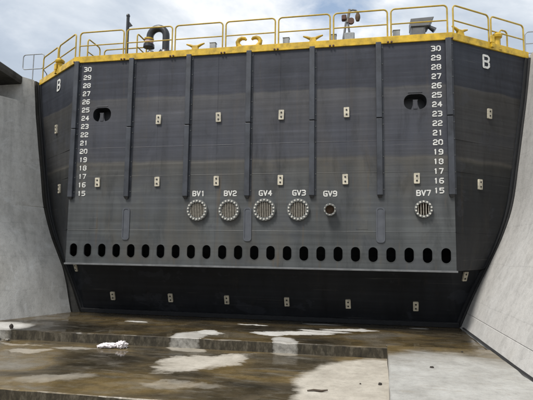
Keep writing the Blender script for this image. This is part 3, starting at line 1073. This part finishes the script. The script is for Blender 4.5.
# zinc anodes
an_me = filled('anode', rrect(0, 0, 0.175, 0.33, 0.02, 3), [], 'zinc', 0.055, y=-0.055)
stud = MB().lathe([(0.030, 0.0), (0.030, 0.014), (0, 0.016)], axis='Y', n=10).mesh('stud', 'bolt')


def anode(p, rot=(0, 0, 0)):
    o = origin_part('anode', an_me, p)
    o.rotation_euler = (rot[0], rot[1] + random.uniform(-0.035, 0.035), rot[2])
    for dz in (-0.075, 0.075):
        link('stud', stud, o, (0, -0.055, dz))


for x in (-3.23, -1.05, 1.13, 3.28):
    anode((x, 0, 7.16))
for x in (-5.45, -3.2, -1.07, 1.12, 3.23, 5.44):
    anode((x, 0, 4.96))
slope = math.atan2(LY1 - LY0, BOXZ - ZF)
for x in (-5.57, -3.24, -1.07, 1.14, 3.29, 5.55):
    anode((x, low_edge(0.83)[1], 0.83), (slope, 0, 0))
for sx in (-1, 1):
    for z, q in ((7.22, 0.5), (4.85, 0.40)):
        p, a = side_frame(sx, z, q, 0.0)
        anode(p, (0.04, 0, a))
    fx, fy = low_edge(1.88)
    q = 0.42
    anode((sx * (fx + (S(1.88) - fx) * q), fy + (SEAT - fy) * q, 1.88), (0.35, 0, sx * math.atan2(SEAT - fy, S(1.88) - fx)))

# toe board round the deck edge (yellow)
TB = 0.175
front = MB().box(-XF - 0.06, XF + 0.06, -0.055, 0.0, TOP - 0.06, TOP + TB)
gp('toe_board', front, 'yellow', bevel=0.008)
front = MB().box(-XF - 0.06, XF + 0.06, 0.001, 0.14, TOP + TB - 0.03, TOP + TB - 0.004)
gp('toe_cap', front, 'yellow')
for sx in (-1, 1):
    a = Vector((sx * (XF + 0.062), -0.035))
    bq = Vector((sx * 9.53, 1.96))
    d = (bq - a).normalized()
    nn = Vector((-d.y, d.x)) * sx * 0.06
    q4 = [a, bq, bq + nn, a + nn]
    mb = MB().hexa([(p.x, p.y, TOP - 0.06) for p in q4], [(p.x, p.y, TOP + TB) for p in q4])
    gp('toe_board', mb, 'yellow', bevel=0.008)
# brown bolt heads under the toe board at the railing joints
PIT = 2 * (XF - 0.02) / 7
jb = MB().lathe([(0.035, 0), (0.035, 0.03), (0.02, 0.04), (0, 0.04)], axis='Y', n=8).mesh('joint_bolt', 'brown')
for i in range(8):
    for dx in (-0.055, 0.055):
        gp('joint_bolt', jb, at=(-XF + 0.02 + PIT * i + dx, -0.055, TOP - 0.03))

# ------------------------------------------------------------------ railings on the gate


def arc_pts(L, H, rad, z0=0.0, n=6):
    pts = [(-L / 2, 0, z0)]
    for i in range(n + 1):
        a = PI - PI / 2 * i / n
        pts.append((-L / 2 + rad + rad * math.cos(a), 0, H - rad + rad * math.sin(a)))
    for i in range(n + 1):
        a = PI / 2 - PI / 2 * i / n
        pts.append((L / 2 - rad + rad * math.cos(a), 0, H - rad + rad * math.sin(a)))
    pts.append((L / 2, 0, z0))
    return pts


def railing(name, label, loc, rotz, L, H, group, mat='rail_backlit', r=0.027, mid=0.55, foot=True, rad=0.13):
    t = thing(name, label, 'railing', loc, rotz, group)
    link('hoop', MB().tube(arc_pts(L, H, rad, 0.0), r, 8).mesh('hoop', mat, True), t)
    if mid:
        link('mid_rail', MB().tube([(-L / 2 + r * 0.5, 0, H * mid), (L / 2 - r * 0.5, 0, H * mid)], r * 0.85, 8).mesh('mid_rail', mat, True), t)
    if foot:
        for s in (-1, 1):
            link('post_socket', MB().lathe([(0.0, 0.0), (0.05, 0.0), (0.05, 0.16), (0.036, 0.17), (0.0, 0.17)], (s * L / 2, 0, 0), n=10).mesh('post_socket', 'yellow', True), t)
    return t


ORD = ['first', 'second', 'third', 'fourth', 'fifth', 'sixth', 'seventh']
for i in range(7):
    railing('guard_railing', 'yellow pipe railing hoop, %s of seven from the left along the gate front' % ORD[i],
            (-XF + 0.02 + PIT * (i + 0.5), 0.06, TOP), 0, PIT - 0.115, 1.14, 'yellow railing hoops on the gate')
for sx in (-1, 1):
    a = Vector((sx * (XF + 0.06), 0.05))
    bq = Vector((sx * 9.42, 1.98))
    ang = math.atan2(bq.y - a.y, bq.x - a.x) if sx > 0 else math.atan2(a.y - bq.y, a.x - bq.x)
    Lq = (bq - a).length / 2
    for q in range(2):
        c = a.lerp(bq, (q + 0.5) / 2)
        side = 'right' if sx > 0 else 'left'
        which = 'nearer the front corner' if q == 0 else 'nearer the dock wall'
        railing('guard_railing', 'yellow pipe railing hoop on the angled %s end, %s' % (side, which),
                (c.x, c.y, TOP), ang, Lq - 0.11, 1.14, 'yellow railing hoops on the gate')
# guard round the ladder opening behind the front railing, left end
railing('guard_railing', 'yellow hoop beside the ladder opening, running back behind the first front hoop', (-6.47, 0.98, TOP), PI / 2, 0.86, 1.14, 'yellow railing hoops on the gate')
railing('guard_railing', 'yellow hoop across the back of the ladder opening, left of black pipe', (-5.42, 1.62, TOP), 0, 1.95, 1.14, 'yellow railing hoops on the gate')
railing('guard_railing', 'yellow hoop running back between black pole and gooseneck pipe', (-4.38, 0.80, TOP), PI / 2, 0.78, 1.14, 'yellow railing hoops on the gate')
railing('guard_railing', 'small pale hoop beside the yellow mushroom bollard at the right end', (8.62, 1.62, TOP), R(34), 0.36, 0.86, 'yellow railing hoops on the gate', mid=None, rad=0.12)

# quay railings (galvanised)
ql = thing('quay_railing', 'grey steel pipe railing with rounded ends on top of left wall', 'railing', (-10.25, 2.45, TOP + 0.09))
W, H0, H1 = 1.02, 0.80, 1.46
loop = []
for (a0, ox, oz) in ((0, W / 2 - .12, H1 - .12), (PI / 2, -W / 2 + .12, H1 - .12), (PI, -W / 2 + .12, H0 + .12), (1.5 * PI, W / 2 - .12, H0 + .12)):
    for i in range(6):
        a = a0 + PI / 2 * i / 5
        loop.append((ox + .12 * math.cos(a), 0, oz + .12 * math.sin(a)))
link('top_loop', MB().tube(loop, 0.022, 8, closed=True).mesh('top_loop', 'galv', True), ql)
link('post', MB().tube([(0, 0, 0), (0, 0, H1 - 0.02)], 0.022, 8).mesh('post', 'galv', True), ql)
link('end_post', MB().tube([(W / 2 - 0.02, 0, 0), (W / 2 - 0.02, 0, H0 + 0.1)], 0.022, 8).mesh('end_post', 'galv', True), ql)
link('return_loop', MB().tube([(W / 2, 0, 0.75), (W / 2 - 0.2, 0.5, 0.75), (W / 2 - 0.26, 0.6, 0.68), (W / 2 - 0.26, 0.62, 0.0)], 0.02, 8).mesh('return_loop', 'galv', True), ql)
qr = thing('quay_railing', 'grey steel pipe railing at the top of the right wall', 'railing', (10.35, 2.6, TOP + 0.09))
link('hoop', MB().tube(arc_pts(1.4, 1.1, 0.14), 0.022, 8).mesh('hoop', 'galv', True), qr)
for z in (0.3, 0.66):
    link('mid_rail', MB().tube([(-0.69, 0, z), (0.69, 0, z)], 0.02, 8).mesh('mid_rail', 'galv', True), qr)

# ------------------------------------------------------------------ fittings on the deck
# black pole
po = thing('mast_pole', 'slim black pole with side bracket rising behind the second railing hoop', 'pole', (-5.10, 1.0, TOP))
link('shaft', MB().tube([(0, 0, 0), (0, 0, 2.19)], 0.06, 12).mesh('shaft', 'black', True), po)
link('cap', MB().lathe([(0, 2.25), (0.05, 2.24), (0.072, 2.19), (0.072, 2.15), (0.06, 2.15)], n=12).mesh('cap', 'black', True), po)
link('bracket', MB().hexa([(0.03, -0.02, 1.72), (0.05, -0.02, 1.72), (0.05, 0.02, 1.72), (0.03, 0.02, 1.72)], [(0.03, -0.02, 1.98), (0.20, -0.02, 1.76), (0.20, 0.02, 1.76), (0.03, 0.02, 1.98)]).mesh('bracket', 'black'), po)
link('base_plate', MB().box(-0.15, 0.15, -0.15, 0.15, 0.0, 0.03).mesh('base_plate', 'black', bevel=0.005), po)

# gooseneck vent
gv = thing('gooseneck_vent', 'black gooseneck vent pipe with faded collar on the deck', 'vent pipe', (-3.50, 1.0, TOP))
pts = [(0, 0, 0), (0, 0, 0.9), (0, 0, 1.22)]
for i in range(1, 15):
    a = PI * i / 15
    pts.append((-0.33 + 0.33 * math.cos(a), 0, 1.24 + 0.33 * math.sin(a)))
pts += [(-0.66, 0, 1.22), (-0.68, 0, 1.12)]
link('pipe', MB().tube(pts, 0.135, 18).mesh('pipe', 'black', True), gv)
link('flange', MB().lathe([(0, 0), (0.26, 0), (0.26, 0.60), (0.24, 0.62), (0.13, 0.62)], n=22).mesh('flange', 'black', True), gv)
link('collar', MB().lathe([(0.15, 0.97), (0.165, 0.98), (0.165, 1.10), (0.15, 1.12)], (-0.69, 0, 0), n=20).mesh('collar', 'pink', True), gv)
link('clamp', MB().lathe([(0.15, 1.115), (0.185, 1.12), (0.185, 1.18), (0.15, 1.185)], (-0.69, 0, 0), n=20).mesh('clamp', 'yellow', True), gv)
link('mouth', MB().lathe([(0.14, 0.975), (0.205, 0.95), (0.215, 0.83), (0.18, 0.82), (0.0, 0.86)], (-0.69, 0, 0), n=20).mesh('mouth', 'black', True), gv)
for q in range(8):
    a = 2 * PI * q / 8
    link('bolt', MB().lathe([(0.03, 0.62), (0.03, 0.66), (0, 0.665)], (0.2 * math.cos(a), 0.2 * math.sin(a), 0), n=8).mesh('bolt', 'brown'), gv)
link('drip_pot', MB().lathe([(0, 0), (0.16, 0), (0.16, 0.64), (0.11, 0.70), (0, 0.70)], (-0.62, 0.05, 0), n=16).mesh('drip_pot', 'galv', True), gv)


def horn_cleat(label, loc, rotz=0.0):
    t = thing('mooring_cleat', label, 'cleat', loc, rotz, 'yellow mooring cleats')
    link('pedestal', MB().hexa([(-0.2, -0.12, 0), (0.2, -0.12, 0), (0.2, 0.12, 0), (-0.2, 0.12, 0)], [(-0.1, -0.07, 0.48), (0.1, -0.07, 0.48), (0.1, 0.07, 0.48), (-0.1, 0.07, 0.48)]).mesh('pedestal', 'yellow', bevel=0.01), t)
    link('horns', MB().tube([(-0.34, 0, 0.60), (-0.2, 0, 0.55), (-0.08, 0, 0.49), (0.08, 0, 0.49), (0.2, 0, 0.55), (0.34, 0, 0.60)], [0.025, 0.045, 0.06, 0.06, 0.045, 0.025], 10).mesh('horns', 'yellow', True), t)
    return t


horn_cleat('yellow horn cleat on deck behind the third front railing hoop', (-2.12, 0.45, TOP))
horn_cleat('yellow horn cleat on deck between the fairlead and the davit', (2.14, 0.45, TOP))
horn_cleat('yellow horn cleat on the angled right end of the deck', (6.98, 0.62, TOP), R(34))

ch = thing('fairlead_chock', 'yellow open fairlead chock with two inward curling horns', 'chock', (-0.12, 0.40, TOP))
link('base', MB().hexa([(-0.46, -0.13, 0), (0.46, -0.13, 0), (0.46, 0.13, 0), (-0.46, 0.13, 0)], [(-0.40, -0.1, 0.36), (0.40, -0.1, 0.36), (0.40, 0.1, 0.36), (-0.40, 0.1, 0.36)]).mesh('base', 'yellow', bevel=0.015), ch)
for s in (-1, 1):
    pts = [(s * 0.30, 0, 0.33), (s * 0.39, 0, 0.42), (s * 0.41, 0, 0.52), (s * 0.36, 0, 0.61), (s * 0.26, 0, 0.66), (s * 0.15, 0, 0.64), (s * 0.10, 0, 0.585)]
    link('horn', MB().tube(pts, [0.085, 0.085, 0.08, 0.075, 0.07, 0.06, 0.04], 12).mesh('horn', 'yellow', True), ch)


def fixture(label, x, y=0.35, h=0.51):
    t = thing('junction_box', label, 'box', (x, y, TOP), 0, 'small grey boxes along the toe board')
    link('post', MB().box(-0.04, 0.04, -0.03, 0.03, 0, h - 0.24).mesh('post', 'grey'), t)
    link('housing', MB().box(-0.11, 0.11, -0.08, 0.08, h - 0.24, h).mesh('housing', 'galv', bevel=0.015), t)
    link('lid', MB().box(-0.12, 0.12, -0.09, 0.09, h + 0.001, h + 0.02).mesh('lid', 'galv', bevel=0.004), t)


fixture('small grey box just left of the joint between third and fourth hoops', -1.42)
fixture('small grey box just right of the joint between fourth and fifth hoops', 1.22)
fixture('small grey box at the joint between fifth and sixth hoops', 2.84)
fixture('small grey box at the joint between sixth and seventh hoops', 4.92)

# davit with drooping lamp
dv = thing('deck_davit', 'grey brown leaning davit with drooping lamp head behind sixth railing hoop', 'davit', (3.30, 0.9, TOP))
for (bx, by) in ((-0.22, -0.12), (-0.22, 0.18), (0.18, 0.02)):
    link('leg', MB().tube([(bx, by, 0), (0.0 + bx * 0.15, by * 0.2, 1.25)], [0.04, 0.035], 8).mesh('leg', 'grey', True), dv)
link('column', MB().tube([(0.0, 0, 1.2), (0.05, 0, 1.45), (0.09, 0, 1.68)], 0.05, 10).mesh('column', 'rubble', True), dv)
link('gearbox', MB().box(-0.19, -0.02, -0.09, 0.09, 1.28, 1.48).mesh('gearbox', 'brown', bevel=0.03), dv)
link('pulley', MB().lathe([(0, -0.05), (0.11, -0.05), (0.07, 0), (0.11, 0.05), (0, 0.05)], (0.14, 0.0, 1.25), axis='Y', n=16).mesh('pulley', 'brown', True), dv)
link('arm', MB().tube([(0.07, 0, 1.63), (0.2, 0, 1.66), (0.31, 0, 1.63), (0.37, 0, 1.54)], 0.032, 8).mesh('arm', 'grey', True), dv)
link('lamp_head', MB().lathe([(0.0, 1.56), (0.04, 1.55), (0.085, 1.44), (0.09, 1.34), (0.06, 1.24), (0, 1.22)], (0.37, 0, 0), n=16).mesh('lamp_head', 'rustpipe', True), dv)
link('drum', MB().box(-0.10, 0.26, -0.16, 0.16, 0.0, 0.78).mesh('drum', 'galv', bevel=0.03), dv)

# control cabinet with overhanging hood and floodlight
cb = thing('control_cabinet', 'grey control cabinet with overhanging hood behind seventh railing hoop', 'cabinet', (5.72, 1.0, TOP))
link('body', MB().box(-0.27, 0.20, -0.22, 0.22, 0.0, 0.82).mesh('body', 'grey', bevel=0.012), cb)
link('hood', MB().hexa([(-0.28, -0.27, 0.823), (0.30, -0.27, 0.823), (0.30, 0.27, 0.823), (-0.28, 0.27, 0.823)], [(-0.28, -0.27, 1.10), (0.48, -0.27, 1.12), (0.48, 0.27, 1.12), (-0.28, 0.27, 1.10)]).mesh('hood', 'grey', bevel=0.008), cb)
link('door', MB().box(-0.22, 0.15, -0.236, -0.222, 0.08, 0.78).mesh('door', 'grey', bevel=0.004), cb)
fl = thing('flood_light', 'small dark floodlight under the hood of the grey cabinet', 'floodlight', (6.06, 0.86, TOP + 0.78))
link('housing', MB().tube([(-0.02, 0, 0.05), (0.17, -0.02, -0.10)], [0.06, 0.095], 14).mesh('housing', 'black', True), fl)
link('arm', MB().tube([(-0.085, 0, -0.02), (0.0, 0, 0.03), (0.03, 0, 0.10)], 0.022, 8).mesh('arm', 'black', True), fl)

# mushroom bollards on the angled ends
for sx, lab in ((1, 'yellow mushroom bollard on deck by the second hoop of the right end'), (-1, 'yellow mushroom bollard on deck at the left end of the gate')):
    px, py = (8.30, 1.28) if sx > 0 else (-7.95, 1.02)
    t = thing('mooring_bollard', lab, 'bollard', (px, py, TOP), 0, 'yellow mushroom bollards')
    link('post', MB().lathe([(0.0, 0), (0.16, 0), (0.13, 0.05), (0.10, 0.2), (0.10, 0.44)], n=18).mesh('post', 'yellow', True), t)
    link('cap', MB().lathe([(0.10, 0.42), (0.17, 0.46), (0.185, 0.53), (0.13, 0.60), (0.0, 0.62)], n=18).mesh('cap', 'yellow', True), t)
# yellow gusset boxes where the side hoops meet
for sx in (-1, 1):
    px, py = sx * (XF + 0.06 + (9.42 - XF - 0.06) * 0.5), 0.05 + 1.93 * 0.5
    t = thing('rail_gusset', 'yellow gusset block at the railing joint of the %s end' % ('right' if sx > 0 else 'left'), 'bracket', (px + sx * 0.04, py - 0.10, TOP + 0.0), sx * R(34))
    link('plate', MB().box(-0.09, 0.09, -0.03, 0.03, 0.14, 0.40).mesh('plate', 'yellow', bevel=0.02), t)
    link('stem', MB().box(-0.06, 0.06, -0.03, 0.03, 0.0, 0.138).mesh('stem', 'yellow'), t)

# ------------------------------------------------------------------ things on the dock floor


def lump(name, mat, dims, seed, sub=3, amp=0.25, freq=2.0):
    bm = bmesh.new()
    bmesh.ops.create_icosphere(bm, subdivisions=sub, radius=1.0)
    for v in bm.verts:
        p = v.co.copy()
        d = 1 + amp * mnoise.noise(p * freq + Vector((seed, seed * 2, 0))) + amp * 0.5 * mnoise.noise(p * freq * 2.7 + Vector((seed, 3, 1)))
        v.co = Vector((p.x * dims[0] * d, p.y * dims[1] * d, p.z * dims[2] * d))
    zmin = min(v.co.z for v in bm.verts)
    cut = zmin + 0.35 * dims[2]
    for v in bm.verts:
        v.co.z = max(v.co.z, cut) - cut
    me = bpy.data.meshes.new(name)
    for f in bm.faces:
        f.smooth = False
    bm.to_mesh(me)
    bm.free()
    me.materials.append(M[mat])
    return me


bg_o = thing('crumpled_sheet', 'crumpled white sheet lying on the wet floor below the step', 'rag', (-3.32, -2.42, ZM))
link('fold', lump('fold', 'cloth', (0.26, 0.15, 0.062), 2.0, 4, 0.5, 3.2), bg_o, (-0.10, 0, 0.0), (0, 0, 0.15))
link('fold', lump('fold', 'cloth', (0.15, 0.13, 0.10), 5.0, 4, 0.55, 3.4), bg_o, (0.26, 0.03, 0.0), (0, 0, 0.5))
link('fold', lump('fold', 'cloth', (0.13, 0.09, 0.04), 9.0, 4, 0.5, 2.6), bg_o, (-0.32, -0.06, 0.0), (0, 0, -0.4))


def stone(name, label, x, y, z, dims, seed, mat='stone', group=None):
    tag(link(name, lump(name, mat, dims, seed, 2, 0.35, 1.8), None, (x, y, z), (0, 0, seed)), label, 'stone', group)


stone('stone', 'dark stone on dry pale floor left of the raised slab', 4.02, -4.40, ZM, (0.05, 0.04, 0.03), 1.2)
stone('stone', 'small dark chip on dry floor beside the larger stone', 3.60, -4.45, ZM, (0.022, 0.02, 0.014), 2.2)
stone('stone', 'dark stone in the middle of the raised pale slab', 5.16, -4.0, ZF + 0.035, (0.045, 0.035, 0.022), 3.2)
stone('stone', 'small dark stone near the far end of the raised slab', 6.18, -2.2, ZF + 0.035, (0.032, 0.028, 0.018), 4.2)
tag(link('stick', MB().tube([(-0.22, 0, 0.02), (-0.08, 0.02, 0.03), (0.06, -0.01, 0.025), (0.2, 0.03, 0.035)], [0.012, 0.02, 0.022, 0.012], 7).mesh('stick', 'wood', True), None, (2.74, -5.2, ZM), (0, 0, 0.1)),
    'short dark stick lying on the wet edge of the dry patch', 'stick')
RUB = ['largest of the heap', 'flat one nearest the wall', 'pale one at the back', 'squarish one in the middle', 'small one at the front', 'one nearest the long step edge', 'dark one half buried']
for i in range(0):
    x, y = -7.3 + random.uniform(-0.9, 0.35), -2.32 + random.uniform(-0.28, 0.12)
    sz = random.uniform(0.05, 0.13)
    stone('rubble_piece', 'broken concrete lump at the foot of the left end of the step, %s' % RUB[i], x, y, ZM, (sz, sz * 0.8, sz * 0.7), 10.0 + i, 'rubble', 'rubble at the left of the step')
stone('stone', 'dark upright lump on the pale left end of the step', -7.0, -1.95, ZF, (0.06, 0.05, 0.09), 6.6)

for i, (x, y, a, bq, c, lab) in enumerate((
        (-7.55, -2.30, 0.17, 0.12, 0.10, 'largest broken concrete lump below the left end of the step'),
        (-7.12, -2.36, 0.10, 0.09, 0.07, 'squarish concrete lump right of the largest lump below the step'),
        (-6.82, -2.30, 0.07, 0.06, 0.05, 'small concrete lump nearest the dark riser of the step'),
        (-7.95, -2.42, 0.12, 0.08, 0.05, 'flat concrete lump at the left edge, below the step'))):
    stone('rubble_piece', lab, x, y, ZM, (a, bq, c), 10.0 + i, 'rubble', 'rubble at the left of the step')
